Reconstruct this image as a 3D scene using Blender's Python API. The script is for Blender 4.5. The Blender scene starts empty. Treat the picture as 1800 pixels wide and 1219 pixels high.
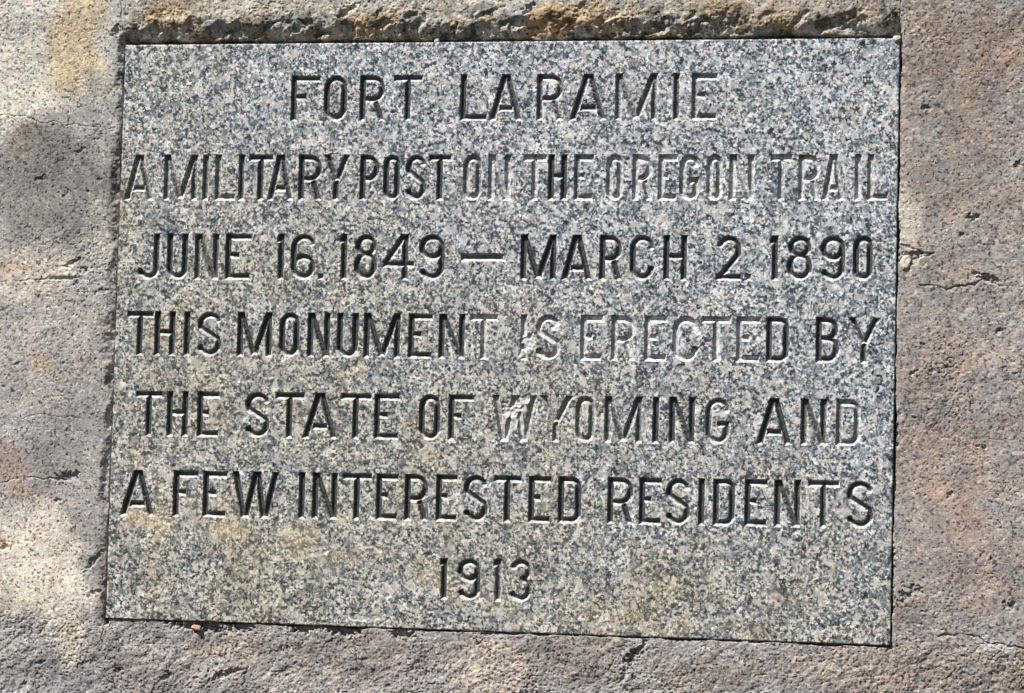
import bpy, bmesh, math, random
import numpy as np
from mathutils import Matrix, Vector, noise as mnoise

# ------------------------------------------------------------------ camera, light, exposure
scene = bpy.context.scene
C = scene.collection
cam_data = bpy.data.cameras.new('camera')
cam = bpy.data.objects.new('camera', cam_data); C.objects.link(cam)
cam_data.lens = 90.0; cam_data.sensor_width = 36.0
cam_data.clip_start = 0.05; cam_data.clip_end = 200.0
cam.matrix_world = Matrix((
    (0.982133, -0.013401, 0.187713, 0.753051),
    (0.186509, -0.063740, -0.980383, -3.785898),
    (0.025103, 0.997877, -0.060102, 0.196666),
    (0.000000, 0.000000, 0.000000, 1.000000)))
scene.camera = cam
scene.render.resolution_x, scene.render.resolution_y = 1024, 693

SUN = Vector((-0.42, -0.44, 0.79)).normalized()          # direction towards the sun
world = bpy.data.worlds.new('World'); scene.world = world; world.use_nodes = True
wn = world.node_tree; bg = wn.nodes['Background']
sky = wn.nodes.new('ShaderNodeTexSky'); sky.sky_type = 'NISHITA'; sky.sun_disc = False
sky.sun_elevation = math.asin(SUN.z); sky.sun_rotation = math.atan2(SUN.x, SUN.y)
sky.altitude = 1300.0
wn.links.new(sky.outputs[0], bg.inputs[0]); bg.inputs[1].default_value = 0.05
ld = bpy.data.lights.new('sun', 'SUN'); ld.energy = 5.0; ld.angle = math.radians(0.53); ld.color = (1.0, 0.97, 0.925)
sun = bpy.data.objects.new('sun', ld); C.objects.link(sun)
sun.rotation_euler = SUN.to_track_quat('Z', 'Y').to_euler(); sun.location = SUN * 6
vs = scene.view_settings
vs.view_transform = 'Standard'; vs.look = 'None'; vs.gamma = 1.0; vs.use_curve_mapping = False
vs.exposure = 0.62

# ------------------------------------------------------------------ noise (all lengths in millimetres)
def noise(X, Z, lam, seed, ang=0.0, stretch=1.0):
    """2-D gradient noise, roughly -1..1, wavelength lam; optionally stretched along a direction."""
    if ang or stretch != 1.0:
        c, s = math.cos(math.radians(ang)), math.sin(math.radians(ang))
        u = (X*c + Z*s)/(lam*stretch); v = (-X*s + Z*c)/lam
    else:
        u, v = X/lam, Z/lam
    u = (u + seed*17.31).astype(np.float32); v = (v + seed*7.77).astype(np.float32)
    iu = np.floor(u).astype(np.int64); iv = np.floor(v).astype(np.int64)
    fu = u - iu; fv = v - iv
    tab = np.random.RandomState(1000 + seed).rand(512, 512).astype(np.float32)*2*math.pi
    gx, gy = np.cos(tab), np.sin(tab)
    def g(a, b, du, dv):
        a = a & 511; b = b & 511
        return gx[a, b]*du + gy[a, b]*dv
    wu = fu*fu*fu*(fu*(fu*6-15)+10); wv = fv*fv*fv*(fv*(fv*6-15)+10)
    n00 = g(iu, iv, fu, fv); n10 = g(iu+1, iv, fu-1, fv)
    n01 = g(iu, iv+1, fu, fv-1); n11 = g(iu+1, iv+1, fu-1, fv-1)
    return 1.5*((n00*(1-wu)+n10*wu)*(1-wv) + (n01*(1-wu)+n11*wu)*wv)

def sstep(a, b, x):
    t = np.clip((x-a)/(b-a), 0, 1)
    return t*t*(3-2*t)

def seg_dist(X, Z, pts):
    d = np.full(X.shape, 1e9, np.float32)
    for (x0, z0), (x1, z1) in zip(pts[:-1], pts[1:]):
        dx, dz = x1-x0, z1-z0
        t = np.clip(((X-x0)*dx+(Z-z0)*dz)/(dx*dx+dz*dz+1e-9), 0, 1)
        d = np.minimum(d, np.hypot(X-x0-t*dx, Z-z0-t*dz))
    return d

# ------------------------------------------------------------------ object helpers
def tag(o, label=None, cat=None, group=None, kind=None):
    for k, v in (('label', label), ('category', cat), ('group', group), ('kind', kind)):
        if v: o[k] = v
    return o

def empty(name, loc):
    o = bpy.data.objects.new(name, None); C.objects.link(o); o.location = loc
    o.empty_display_size = 0.05
    return o

def mesh_obj(name, co, faces, mat, parent=None, attrs=None, smooth=True, colors=None):
    """co (n,3) in millimetres -> one mesh object; attrs: per-point floats; colors: per-point rgb."""
    me = bpy.data.meshes.new(name)
    n, m = len(co), len(faces)
    me.vertices.add(n); me.vertices.foreach_set('co', (np.asarray(co, np.float32)*0.001).ravel())
    me.loops.add(4*m); me.loops.foreach_set('vertex_index', np.asarray(faces, np.int32).ravel())
    me.polygons.add(m)
    me.polygons.foreach_set('loop_start', np.arange(0, 4*m, 4, dtype=np.int32))
    me.polygons.foreach_set('loop_total', np.full(m, 4, np.int32))
    me.update(calc_edges=True)
    me.polygons.foreach_set('use_smooth', np.full(m, smooth, bool))
    for k, a in (attrs or {}).items():
        at = me.attributes.new(k, 'FLOAT', 'POINT'); at.data.foreach_set('value', np.asarray(a, np.float32).ravel())
    if colors is not None:
        at = me.attributes.new('stone_colour', 'FLOAT_COLOR', 'POINT')
        c4 = np.ones((n, 4), np.float32); c4[:, :3] = colors
        at.data.foreach_set('color', c4.ravel())
    me.materials.append(mat)
    o = bpy.data.objects.new(name, me); C.objects.link(o)
    if parent: o.parent = parent
    return o

def sub_mesh(fsel, faces, co, extra):
    """the faces fsel of a big grid, with only the vertices they use"""
    f = faces[fsel]
    used, inv = np.unique(f, return_inverse=True)
    return co[used], inv.reshape(f.shape), {k: v[used] for k, v in extra.items()}, used

# ------------------------------------------------------------------ materials
def nodes(mat):
    mat.use_nodes = True
    t = mat.node_tree
    return t, t.nodes['Principled BSDF']

def N(t, kind, **kw):
    n = t.nodes.new(kind)
    for k, v in kw.items():
        if k in n.inputs: n.inputs[k].default_value = v
        else: setattr(n, k, v)
    return n

def mixc(t, fac, a, b, mode='MIX'):
    n = t.nodes.new('ShaderNodeMix'); n.data_type = 'RGBA'; n.blend_type = mode
    for sock, v in ((0, fac), (6, a), (7, b)):
        if hasattr(v, 'is_output'): t.links.new(v, n.inputs[sock])
        elif sock == 0: n.inputs[0].default_value = v
        else: n.inputs[sock].default_value = (*v, 1)
    return n.outputs[2]

def ramp(t, src, stops, interp='LINEAR'):
    n = t.nodes.new('ShaderNodeValToRGB'); n.color_ramp.interpolation = interp
    e = n.color_ramp.elements
    while len(e) < len(stops): e.new(0.5)
    for k, (p, c) in enumerate(stops):
        e[k].position = p; e[k].color = (*c, 1) if hasattr(c, '__len__') else (c, c, c, 1)
    t.links.new(src, n.inputs[0])
    return n.outputs[0]

def math_n(t, op, a, b=0.5, clamp=False):
    n = t.nodes.new('ShaderNodeMath'); n.operation = op; n.use_clamp = clamp
    for k, v in ((0, a), (1, b)):
        if hasattr(v, 'is_output'): t.links.new(v, n.inputs[k])
        else: n.inputs[k].default_value = v
    return n.outputs[0]

def granite_material():
    m = bpy.data.materials.new('speckled grey granite'); t, p = nodes(m); L = t.links
    tc = N(t, 'ShaderNodeTexCoord')
    wob = N(t, 'ShaderNodeTexNoise', Scale=420.0, Detail=3.0); L.new(tc.outputs['Object'], wob.inputs['Vector'])
    sub = N(t, 'ShaderNodeVectorMath', operation='SUBTRACT'); L.new(wob.outputs['Color'], sub.inputs[0]); sub.inputs[1].default_value = (.5, .5, .5)
    scl = N(t, 'ShaderNodeVectorMath', operation='SCALE'); L.new(sub.outputs[0], scl.inputs[0]); scl.inputs['Scale'].default_value = 0.006
    add = N(t, 'ShaderNodeVectorMath', operation='ADD'); L.new(tc.outputs['Object'], add.inputs[0]); L.new(scl.outputs[0], add.inputs[1])
    # crystals: two sizes of Voronoi cells, each cell one mineral
    v1 = N(t, 'ShaderNodeTexVoronoi', Scale=250.0); L.new(add.outputs[0], v1.inputs['Vector'])
    v2 = N(t, 'ShaderNodeTexVoronoi', Scale=390.0); L.new(add.outputs[0], v2.inputs['Vector'])
    s1 = N(t, 'ShaderNodeSeparateColor'); L.new(v1.outputs['Color'], s1.inputs[0])
    s2 = N(t, 'ShaderNodeSeparateColor'); L.new(v2.outputs['Color'], s2.inputs[0])
    # clustering: dark minerals gather in loose clouds
    cl = N(t, 'ShaderNodeTexNoise', Scale=48.0, Detail=5.0, Roughness=0.7); L.new(tc.outputs['Object'], cl.inputs['Vector'])
    k = math_n(t, 'MULTIPLY', math_n(t, 'SUBTRACT', cl.outputs['Fac'], 0.5), 0.75)
    a1 = math_n(t, 'ADD', s1.outputs['Red'], k, True)
    a2 = math_n(t, 'ADD', s2.outputs['Green'], k, True)
    feld = ramp(t, a1, [(0.0, (.044, .060, .080)), (.15, (.064, .086, .110)), (.22, (.175, .215, .25)), (.40, (.295, .335, .37)), (.47, (.48, .49, .495)), (.70, (.61, .61, .60)), (.77, (.50, .41, .325)), (.83, (.56, .50, .43)), (.88, (.66, .66, .665)), (1.0, (.74, .745, .75))])
    fine = ramp(t, a2, [(0.0, (.07, .085, .105)), (.22, (.105, .135, .155)), (.29, (.41, .465, .50)), (.44, (.65, .70, .72)), (.52, (1.0, 1.0, 1.0)), (.8, (1.06, 1.05, 1.03)), (1.0, (1.2, 1.2, 1.2))])
    col = mixc(t, 0.92, feld, fine, 'MULTIPLY')
    # scattered large crystals and loose darker / paler zones of the rock
    v3 = N(t, 'ShaderNodeTexVoronoi', Scale=120.0); L.new(add.outputs[0], v3.inputs['Vector'])
    s3 = N(t, 'ShaderNodeSeparateColor'); L.new(v3.outputs['Color'], s3.inputs[0])
    col = mixc(t, math_n(t, 'MULTIPLY', ramp(t, s3.outputs['Blue'], [(.80, 0.0), (.82, 1.0)], 'LINEAR'), .55), col, ramp(t, s3.outputs['Red'], [(0.0, (.62, .61, .60)), (.45, (.54, .47, .40)), (.55, (.14, .165, .20)), (1.0, (.09, .11, .135))], 'CONSTANT'))
    zn = N(t, 'ShaderNodeTexNoise', Scale=17.0, Detail=4.0, Roughness=0.6); L.new(tc.outputs['Object'], zn.inputs['Vector'])
    col = mixc(t, 1.0, col, ramp(t, zn.outputs['Fac'], [(.3, (.78, .81, .86)), (.5, (.99, 1.0, 1.02)), (.7, (1.20, 1.20, 1.20))]), 'MULTIPLY')
    # soft grain blur of tone + warm dirt film and cool clean zones
    big = N(t, 'ShaderNodeTexNoise', Scale=7.0, Detail=6.0, Roughness=0.62); L.new(tc.outputs['Object'], big.inputs['Vector'])
    film = N(t, 'ShaderNodeAttribute', attribute_name='film')
    bw = math_n(t, 'MULTIPLY', ramp(t, big.outputs['Fac'], [(.34, 0.25), (.68, 1.0)]), film.outputs['Fac'])
    col = mixc(t, bw, col, mixc(t, 1.0, col, (.93, .815, .60), 'MULTIPLY'))
    stk = N(t, 'ShaderNodeAttribute', attribute_name='streak')
    col = mixc(t, math_n(t, 'MULTIPLY', stk.outputs['Fac'], .26), col, (.58, .50, .39))
    col = mixc(t, stk.outputs['Fac'], col, mixc(t, 1.0, col, (1.16, 1.05, .87), 'MULTIPLY'))
    dust = math_n(t, 'MULTIPLY', bw, 0.10)
    col = mixc(t, dust, col, (.34, .27, .19))
    # bruised white stone (chips, cut faces) and sills painted sunlit, then what is left of the black letter paint
    scar_lit = N(t, 'ShaderNodeAttribute', attribute_name='scar_lit')
    col = mixc(t, scar_lit.outputs['Fac'], col, mixc(t, 0.72, col, (.80, .785, .75)))
    flank_shade = N(t, 'ShaderNodeAttribute', attribute_name='flank_shade')
    col = mixc(t, flank_shade.outputs['Fac'], col, (.085, .062, .042))  # dark brown shade painted into the cut flanks
    paint = N(t, 'ShaderNodeAttribute', attribute_name='paint')
    pn = N(t, 'ShaderNodeTexNoise', Scale=330.0, Detail=4.0, Roughness=0.7); L.new(tc.outputs['Object'], pn.inputs['Vector'])
    pf = math_n(t, 'ADD', paint.outputs['Fac'], math_n(t, 'MULTIPLY', math_n(t, 'SUBTRACT', pn.outputs['Fac'], 0.5), 1.1))
    pf = ramp(t, pf, [(.36, 0.0), (.64, 1.0)])
    pcol = ramp(t, pn.outputs['Fac'], [(.3, (.018, .020, .019)), (.55, (.050, .056, .054)), (.75, (.13, .135, .13))])
    col = mixc(t, pf, col, pcol)
    L.new(col, p.inputs['Base Color'])
    rg = ramp(t, a1, [(0.0, .42), (1.0, .62)]); L.new(rg, p.inputs['Roughness'])
    p.inputs['Specular IOR Level'].default_value = 0.35
    bmp = N(t, 'ShaderNodeBump', Strength=0.35, Distance=0.0006)
    hh = math_n(t, 'ADD', a1, math_n(t, 'MULTIPLY', pn.outputs['Fac'], 1.2)); L.new(hh, bmp.inputs['Height'])
    L.new(bmp.outputs[0], p.inputs['Normal'])
    return m

def sandstone_material():
    m = bpy.data.materials.new('weathered sandstone'); t, p = nodes(m); L = t.links
    tc = N(t, 'ShaderNodeTexCoord')
    at = N(t, 'ShaderNodeAttribute', attribute_name='stone_colour')
    col = at.outputs['Color']
    def nz(scale, detail=4.0, rough=0.6):
        n = N(t, 'ShaderNodeTexNoise', Scale=scale, Detail=detail, Roughness=rough); L.new(tc.outputs['Object'], n.inputs['Vector']); return n
    n1, n2, n3 = nz(28.0, 6.0, .65), nz(170.0, 3.0, .6), nz(640.0, 3.0, .7)
    col = mixc(t, 1.0, col, ramp(t, n1.outputs['Fac'], [(.25, (.66, .67, .70)), (.5, (1.0, .995, .985)), (.75, (1.28, 1.24, 1.18))]), 'MULTIPLY')
    col = mixc(t, 1.0, col, ramp(t, n2.outputs['Fac'], [(.25, (.72, .71, .71)), (.5, (1, 1, 1)), (.78, (1.22, 1.2, 1.17))]), 'MULTIPLY')
    # sand grains: rusty, grey and pale
    vg = N(t, 'ShaderNodeTexVoronoi', Scale=330.0); L.new(tc.outputs['Object'], vg.inputs['Vector'])
    sg = N(t, 'ShaderNodeSeparateColor'); L.new(vg.outputs['Color'], sg.inputs[0])
    col = mixc(t, 1.0, col, ramp(t, sg.outputs['Red'], [(0.0, (.26, .23, .22)), (.12, (.55, .50, .46)), (.2, (.90, .89, .88)), (.65, (1.05, 1.05, 1.06)), (.84, (1.16, 1.02, .90)), (1.0, (1.55, 1.52, 1.48))]), 'MULTIPLY')
    L.new(col, p.inputs['Base Color'])
    p.inputs['Roughness'].default_value = 0.95; p.inputs['Specular IOR Level'].default_value = 0.12
    bmp = N(t, 'ShaderNodeBump', Strength=0.8, Distance=0.0014)
    L.new(math_n(t, 'ADD', n3.outputs['Fac'], math_n(t, 'MULTIPLY', n2.outputs['Fac'], .8)), bmp.inputs['Height'])
    L.new(bmp.outputs[0], p.inputs['Normal'])
    return m

def pebble_material(name, c0, c1):
    m = bpy.data.materials.new(name); t, p = nodes(m); L = t.links
    tc = N(t, 'ShaderNodeTexCoord')
    n = N(t, 'ShaderNodeTexNoise', Scale=260.0, Detail=5.0, Roughness=.65); L.new(tc.outputs['Object'], n.inputs['Vector'])
    L.new(ramp(t, n.outputs['Fac'], [(.3, c0), (.7, c1)]), p.inputs['Base Color'])
    p.inputs['Roughness'].default_value = .9; p.inputs['Specular IOR Level'].default_value = .15
    b = N(t, 'ShaderNodeBump', Strength=.6, Distance=.001); L.new(n.outputs['Fac'], b.inputs['Height']); L.new(b.outputs[0], p.inputs['Normal'])
    return m

GRANITE = granite_material()
SANDSTONE = sandstone_material()

# ------------------------------------------------------------------ the wall round the plaque
W2, H = 600.0, 893.4                                     # plaque: 1.20 m wide, 0.893 m high

def axis(lo, hi, dense_lo, dense_hi, step, fine_at, fine_step, fine_half):
    """grid lines: fine near the plaque edges, dense in view, coarse further out"""
    xs = [dense_lo]
    while xs[-1] < dense_hi:
        near = min(abs(xs[-1]+.25-f) for f in fine_at) < fine_half
        xs.append(xs[-1] + (fine_step if near else step))
    st = step
    while xs[-1] < hi: st = min(3.6, st*1.03); xs.append(min(hi, xs[-1]+st))
    st = step; left = [dense_lo]
    while left[-1] > lo: st = min(3.6, st*1.03); left.append(max(lo, left[-1]-st))
    return np.array(left[:0:-1] + xs, np.float64)

def wall_height(X, Z):
    """relief of the stone face in mm towards the viewer, plaque face at 0; plus albedo of the stone"""
    # which stone: 0 left, 1 top, 2 right, 3 bottom
    wob = 5*noise(X, Z, 60, 3) + 2*noise(X, Z, 14, 4)
    isL = X < -W2; isR = X > W2
    isT = (~isL) & (~isR) & (Z > H/2); isB = (~isL) & (~isR) & (Z <= H/2)
    sh = X.shape
    h = np.zeros(sh)
    h += 4.5*noise(X, Z, 330, 11) + 4.0*noise(X, Z, 130, 12) + 1.8*noise(X, Z, 75, 37)
    n50 = noise(X, Z, 52, 13); n22 = noise(X, Z, 23, 14, 32, 1.5); n10 = noise(X, Z, 10.5, 15, 30, 1.4)
    n5 = noise(X, Z, 5.6, 16); n3 = noise(X, Z, 3.1, 17)
    # roughness of the dressing varies over the faces
    rough = 0.75 + 0.35*noise(X, Z, 170, 18)
    rough = rough + 0.75*sstep(30, -30, Z + 20*noise(X, Z, 60, 19))           # split, coarse stone below
    rough = rough + 0.55*sstep(70, 12, np.abs(Z-H) + 12*noise(X, Z, 40, 20))*isT
    rough = rough - 0.38*isL*sstep(-40, 30, Z) - 0.14*isR - .12*isL*sstep(700, 830, Z)
    for (cx, cz, r, a) in ROUGH:
        rough = rough + a*np.exp(-((X-cx)**2+(Z-cz)**2)/(r*r))
    rough = np.clip(rough, .22, 2.2)
    rid = np.abs(noise(X, Z, 17, 33, 40, 1.6)); rid2 = np.abs(noise(X, Z, 7.5, 34, 25, 1.4))
    h += rough*(1.4*n50 + .7*n22 + 1.5*(rid-.3) + 0.40*n10 + 0.60*(rid2-.3) + 0.42*n5 + 0.40*n3)
    h -= 1.3*sstep(.50, .66, noise(X, Z, 4.4, 35) + .45*noise(X, Z, 60, 36))*np.clip(rough, .4, 1.3)
    # small open pores
    pore = noise(X, Z, 7.5, 21); h -= 1.7*sstep(.52, .80, pore)*(.4+.6*sstep(-.1, .4, noise(X, Z, 90, 22)))
    pore2 = noise(X, Z, 15, 23) + .35*n5; h -= 2.6*sstep(.66, .98, pore2)*np.clip(rough, .3, 1.4)*sstep(-.3, .5, noise(X, Z, 120, 28))
    # bigger holes, gouges and bumps of this face
    for (cx, cz, rx, rz, ang, dep) in HOLES:
        c, s = math.cos(math.radians(ang)), math.sin(math.radians(ang))
        u = ((X-cx)*c+(Z-cz)*s)/rx; v = (-(X-cx)*s+(Z-cz)*c)/rz
        d = np.hypot(u, v) + .6*noise(X, Z, max(6, min(rx, rz)*.9), 24) + .4*n5 + .2*n3
        h -= dep*sstep(1.15, .35, d)
    # cracks and bed joints
    for pts, w, dep in CRACKS:
        xs = [p_[0] for p_ in pts]; zs = [p_[1] for p_ in pts]
        box = (X > min(xs)-40) & (X < max(xs)+40) & (Z > min(zs)-40) & (Z < max(zs)+40)
        if not box.any(): continue
        xx, zz = X[box], Z[box]
        d = seg_dist(xx + 3*noise(xx, zz, 16, 25), zz + 4*noise(xx, zz, 18, 26) + 1.2*noise(xx, zz, 5, 31), pts)
        ww = w*(1 + .9*noise(xx, zz, 30, 27))
        h[box] -= dep*sstep(1.0, .1, d/np.maximum(ww, .3))*np.clip(.75+.9*noise(xx, zz, 45, 32), .1, 1.2)
    # ---- edge of the pocket that holds the plaque
    sL, sR, sT, sB = -W2-X, X-W2, Z-H, -Z
    chunk = 5*noise(X, Z, 26, 41) + 3.2*noise(X, Z, 12, 42) + 1.6*noise(X, Z, 5, 43)
    def lip(s, gap, ero, drop):
        """stone falls back by drop within gap of the plaque, rounding off over ero"""
        return drop*sstep(ero, 0.0, s-gap)
    big = 8*noise(X, Z, 44, 53)
    depT = lip(sT + chunk*.6, 4.5 + 3.0*noise(X, Z, 90, 44), 3.0, 30) + lip(sT + chunk*1.7 + big, 7, 30 + 12*noise(X, Z, 110, 45), 12)*(1+.5*noise(X, Z, 17, 54)) + 5*sstep(.15, .5, noise(X, Z, 21, 59, 20, 1.8))*sstep(60, 20, sT + big)
    depL = lip(sL + chunk*.30, 1.8 + 1.6*noise(X, Z, 90, 46), 2.0, 22) + lip(sL + chunk*.9 + big*.9, 0 + 5*noise(X, Z, 120, 55), 17 + 11*noise(X, Z, 80, 47), 7.0)*(1+.35*noise(X, Z, 29, 54))
    depR = lip(sR + chunk*.28, .9 + 1.6*noise(X, Z, 60, 48), 1.6 + 2.2*np.clip(noise(X, Z, 45, 56), 0, 1), 20) + 3.0*sstep(16, 0, sR + chunk*1.1)*sstep(-.1, .5, noise(X, Z, 55, 57))
    depB = lip(sB + chunk*.30, .8 + 2.2*noise(X, Z, 55, 49), 1.6 + 1.8*np.clip(noise(X, Z, 40, 50), 0, 1), 20) + 3.5*sstep(18, 0, sB + chunk*1.3)*sstep(0, .5, noise(X, Z, 60, 58))
    inX = (X > -W2-2) & (X < W2+1.5); inZ = (Z > -2) & (Z < H+3)
    endT = sstep(-W2-6, -W2+4, X)*sstep(W2+5, W2-1, X)
    h_edge = np.zeros(sh)
    h_edge = np.maximum(h_edge, np.where(Z > H-5, depT*endT, 0))
    h_edge = np.maximum(h_edge, np.where(X < -W2+5, depL*sstep(-14, 0, Z)*sstep(H+22, H+2, Z), 0))
    h_edge = np.maximum(h_edge, np.where(X > W2-5, depR*sstep(-4, 0, Z)*sstep(H+5, H, Z), 0))
    h_edge = np.maximum(h_edge, np.where(Z < 5, depB*sstep(-W2-6, -W2, X)*sstep(W2+4, W2, X), 0))
    inside = (X > -W2) & (X < W2) & (Z > 0) & (Z < H)
    # stone face lies a little in front of / behind the plaque face
    off = np.where(isT, 5.0, 0) + np.where(isL, 0.5, 0) + np.where(isR, -3.5, 0) + np.where(isB, -3.5, 0)
    off = 5.0*sstep(-5, 60, sT) - 1.0*sstep(-10, 40, sR) - 1.2*sstep(-10, 40, sB) - 1.0*sstep(-10, 50, sL)
    dist = np.hypot(np.maximum(np.maximum(sL, sR), 0), np.maximum(np.maximum(sT, sB), 0))
    near = np.exp(-dist/25)
    h = h*(1-.45*near) + off - .8*near
    # loose broken mortar in the open joints
    rubble = 4.5*noise(X, Z, 13, 51) + 2.5*noise(X, Z, 6, 52)
    h = h + rubble*np.clip(h_edge/16, 0, 1) - h_edge
    h = np.where(inside, -30.0, h)
    return h, rough

def wall_colour(X, Z):
    base = np.zeros(X.shape + (3,))
    nA = noise(X, Z, 150, 61); nB = noise(X, Z, 70, 62); nC = noise(X, Z, 30, 63); nD = noise(X, Z, 12, 77); nE = noise(X, Z, 5, 78)
    wx = X + 22*nB + 9*nC; wz = Z + 22*noise(X, Z, 70, 64) + 9*noise(X, Z, 30, 65)
    L_ = np.array((.305, .297, .280)); R_ = np.array((.285, .252, .228)); T_ = np.array((.34, .325, .285)); B_ = np.array((.275, .262, .248))
    t = sstep(-6, 6, wx*0+X-W2)[..., None]
    base[:] = L_
    base = base*(1-sstep(-W2-3, -W2+3, X)[..., None]) + T_*sstep(-W2-3, -W2+3, X)[..., None]
    mb = (sstep(-20, -60, wz)*sstep(-W2-70, -W2+20, wx))[..., None]
    low = (Z < H/2)[..., None]*sstep(-W2-3, -W2+3, X)[..., None]
    base = np.where(low > 0, B_*low + base*(1-low), base)
    base = base*(1-mb) + B_*mb
    tR = sstep(W2-3, W2+3, X)[..., None]*(1-.6*mb)
    base = base*(1-tR) + R_*tR
    for (cx, cz, rx, rz, ang, rgb, a) in PATCHES:
        c, s = math.cos(math.radians(ang)), math.sin(math.radians(ang))
        u = ((wx-cx)*c+(wz-cz)*s)/rx; v = (-(wx-cx)*s+(wz-cz)*c)/rz
        w = a*(.70*sstep(1.3, .5, np.hypot(u, v) + .16*nC) + .30*sstep(1.02, .9, np.hypot(u, v) + .22*nC + .16*nD + .10*nE))[..., None]
        base = base*(1-w) + np.array(rgb)*w
    # rusty / grey mottling of the right-hand stone
    mot = (sstep(W2, W2+6, X)*np.clip(.5+.9*noise(X, Z, 55, 66)+.6*noise(X, Z, 22, 67), 0, 1))[..., None]
    base = base*(1-.6*mot) + np.array((.225, .22, .215))*.6*mot
    # ochre and black lichen along the ragged lower edge of the upper stone
    e = sstep(85, 10, (Z-H) + 26*noise(X, Z, 60, 68) + 10*noise(X, Z, 18, 69))*(Z > H-6)*(X > -W2)*(X < W2)
    och = (e*sstep(.0, .45, noise(X, Z, 48, 70)+.35*noise(X, Z, 16, 71)))[..., None]
    base = base*(1-.62*och) + np.array((.36, .255, .12))*.62*och
    blk = (e*sstep(.12, .5, noise(X, Z, 30, 72)+.5*noise(X, Z, 11, 73)))[..., None]
    base = base*(1-.7*blk) + np.array((.04, .036, .03))*.7*blk
    joint_shade = (sstep(15, 4, np.abs(Z-H) + 6*noise(X, Z, 22, 79))*(X > -W2)*(X < W2))[..., None]  # joint under the ledge painted near black to deepen its shade
    base = base*(1-.75*joint_shade) + np.array((.03, .026, .02))*.75*joint_shade
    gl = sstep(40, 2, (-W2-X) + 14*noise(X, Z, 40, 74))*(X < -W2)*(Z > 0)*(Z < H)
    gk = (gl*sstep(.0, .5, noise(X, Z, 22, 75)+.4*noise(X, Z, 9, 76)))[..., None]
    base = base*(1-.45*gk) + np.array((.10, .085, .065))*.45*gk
    return np.clip(base*np.array((1.20, 1.225, 1.26)), .01, .9)

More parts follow.
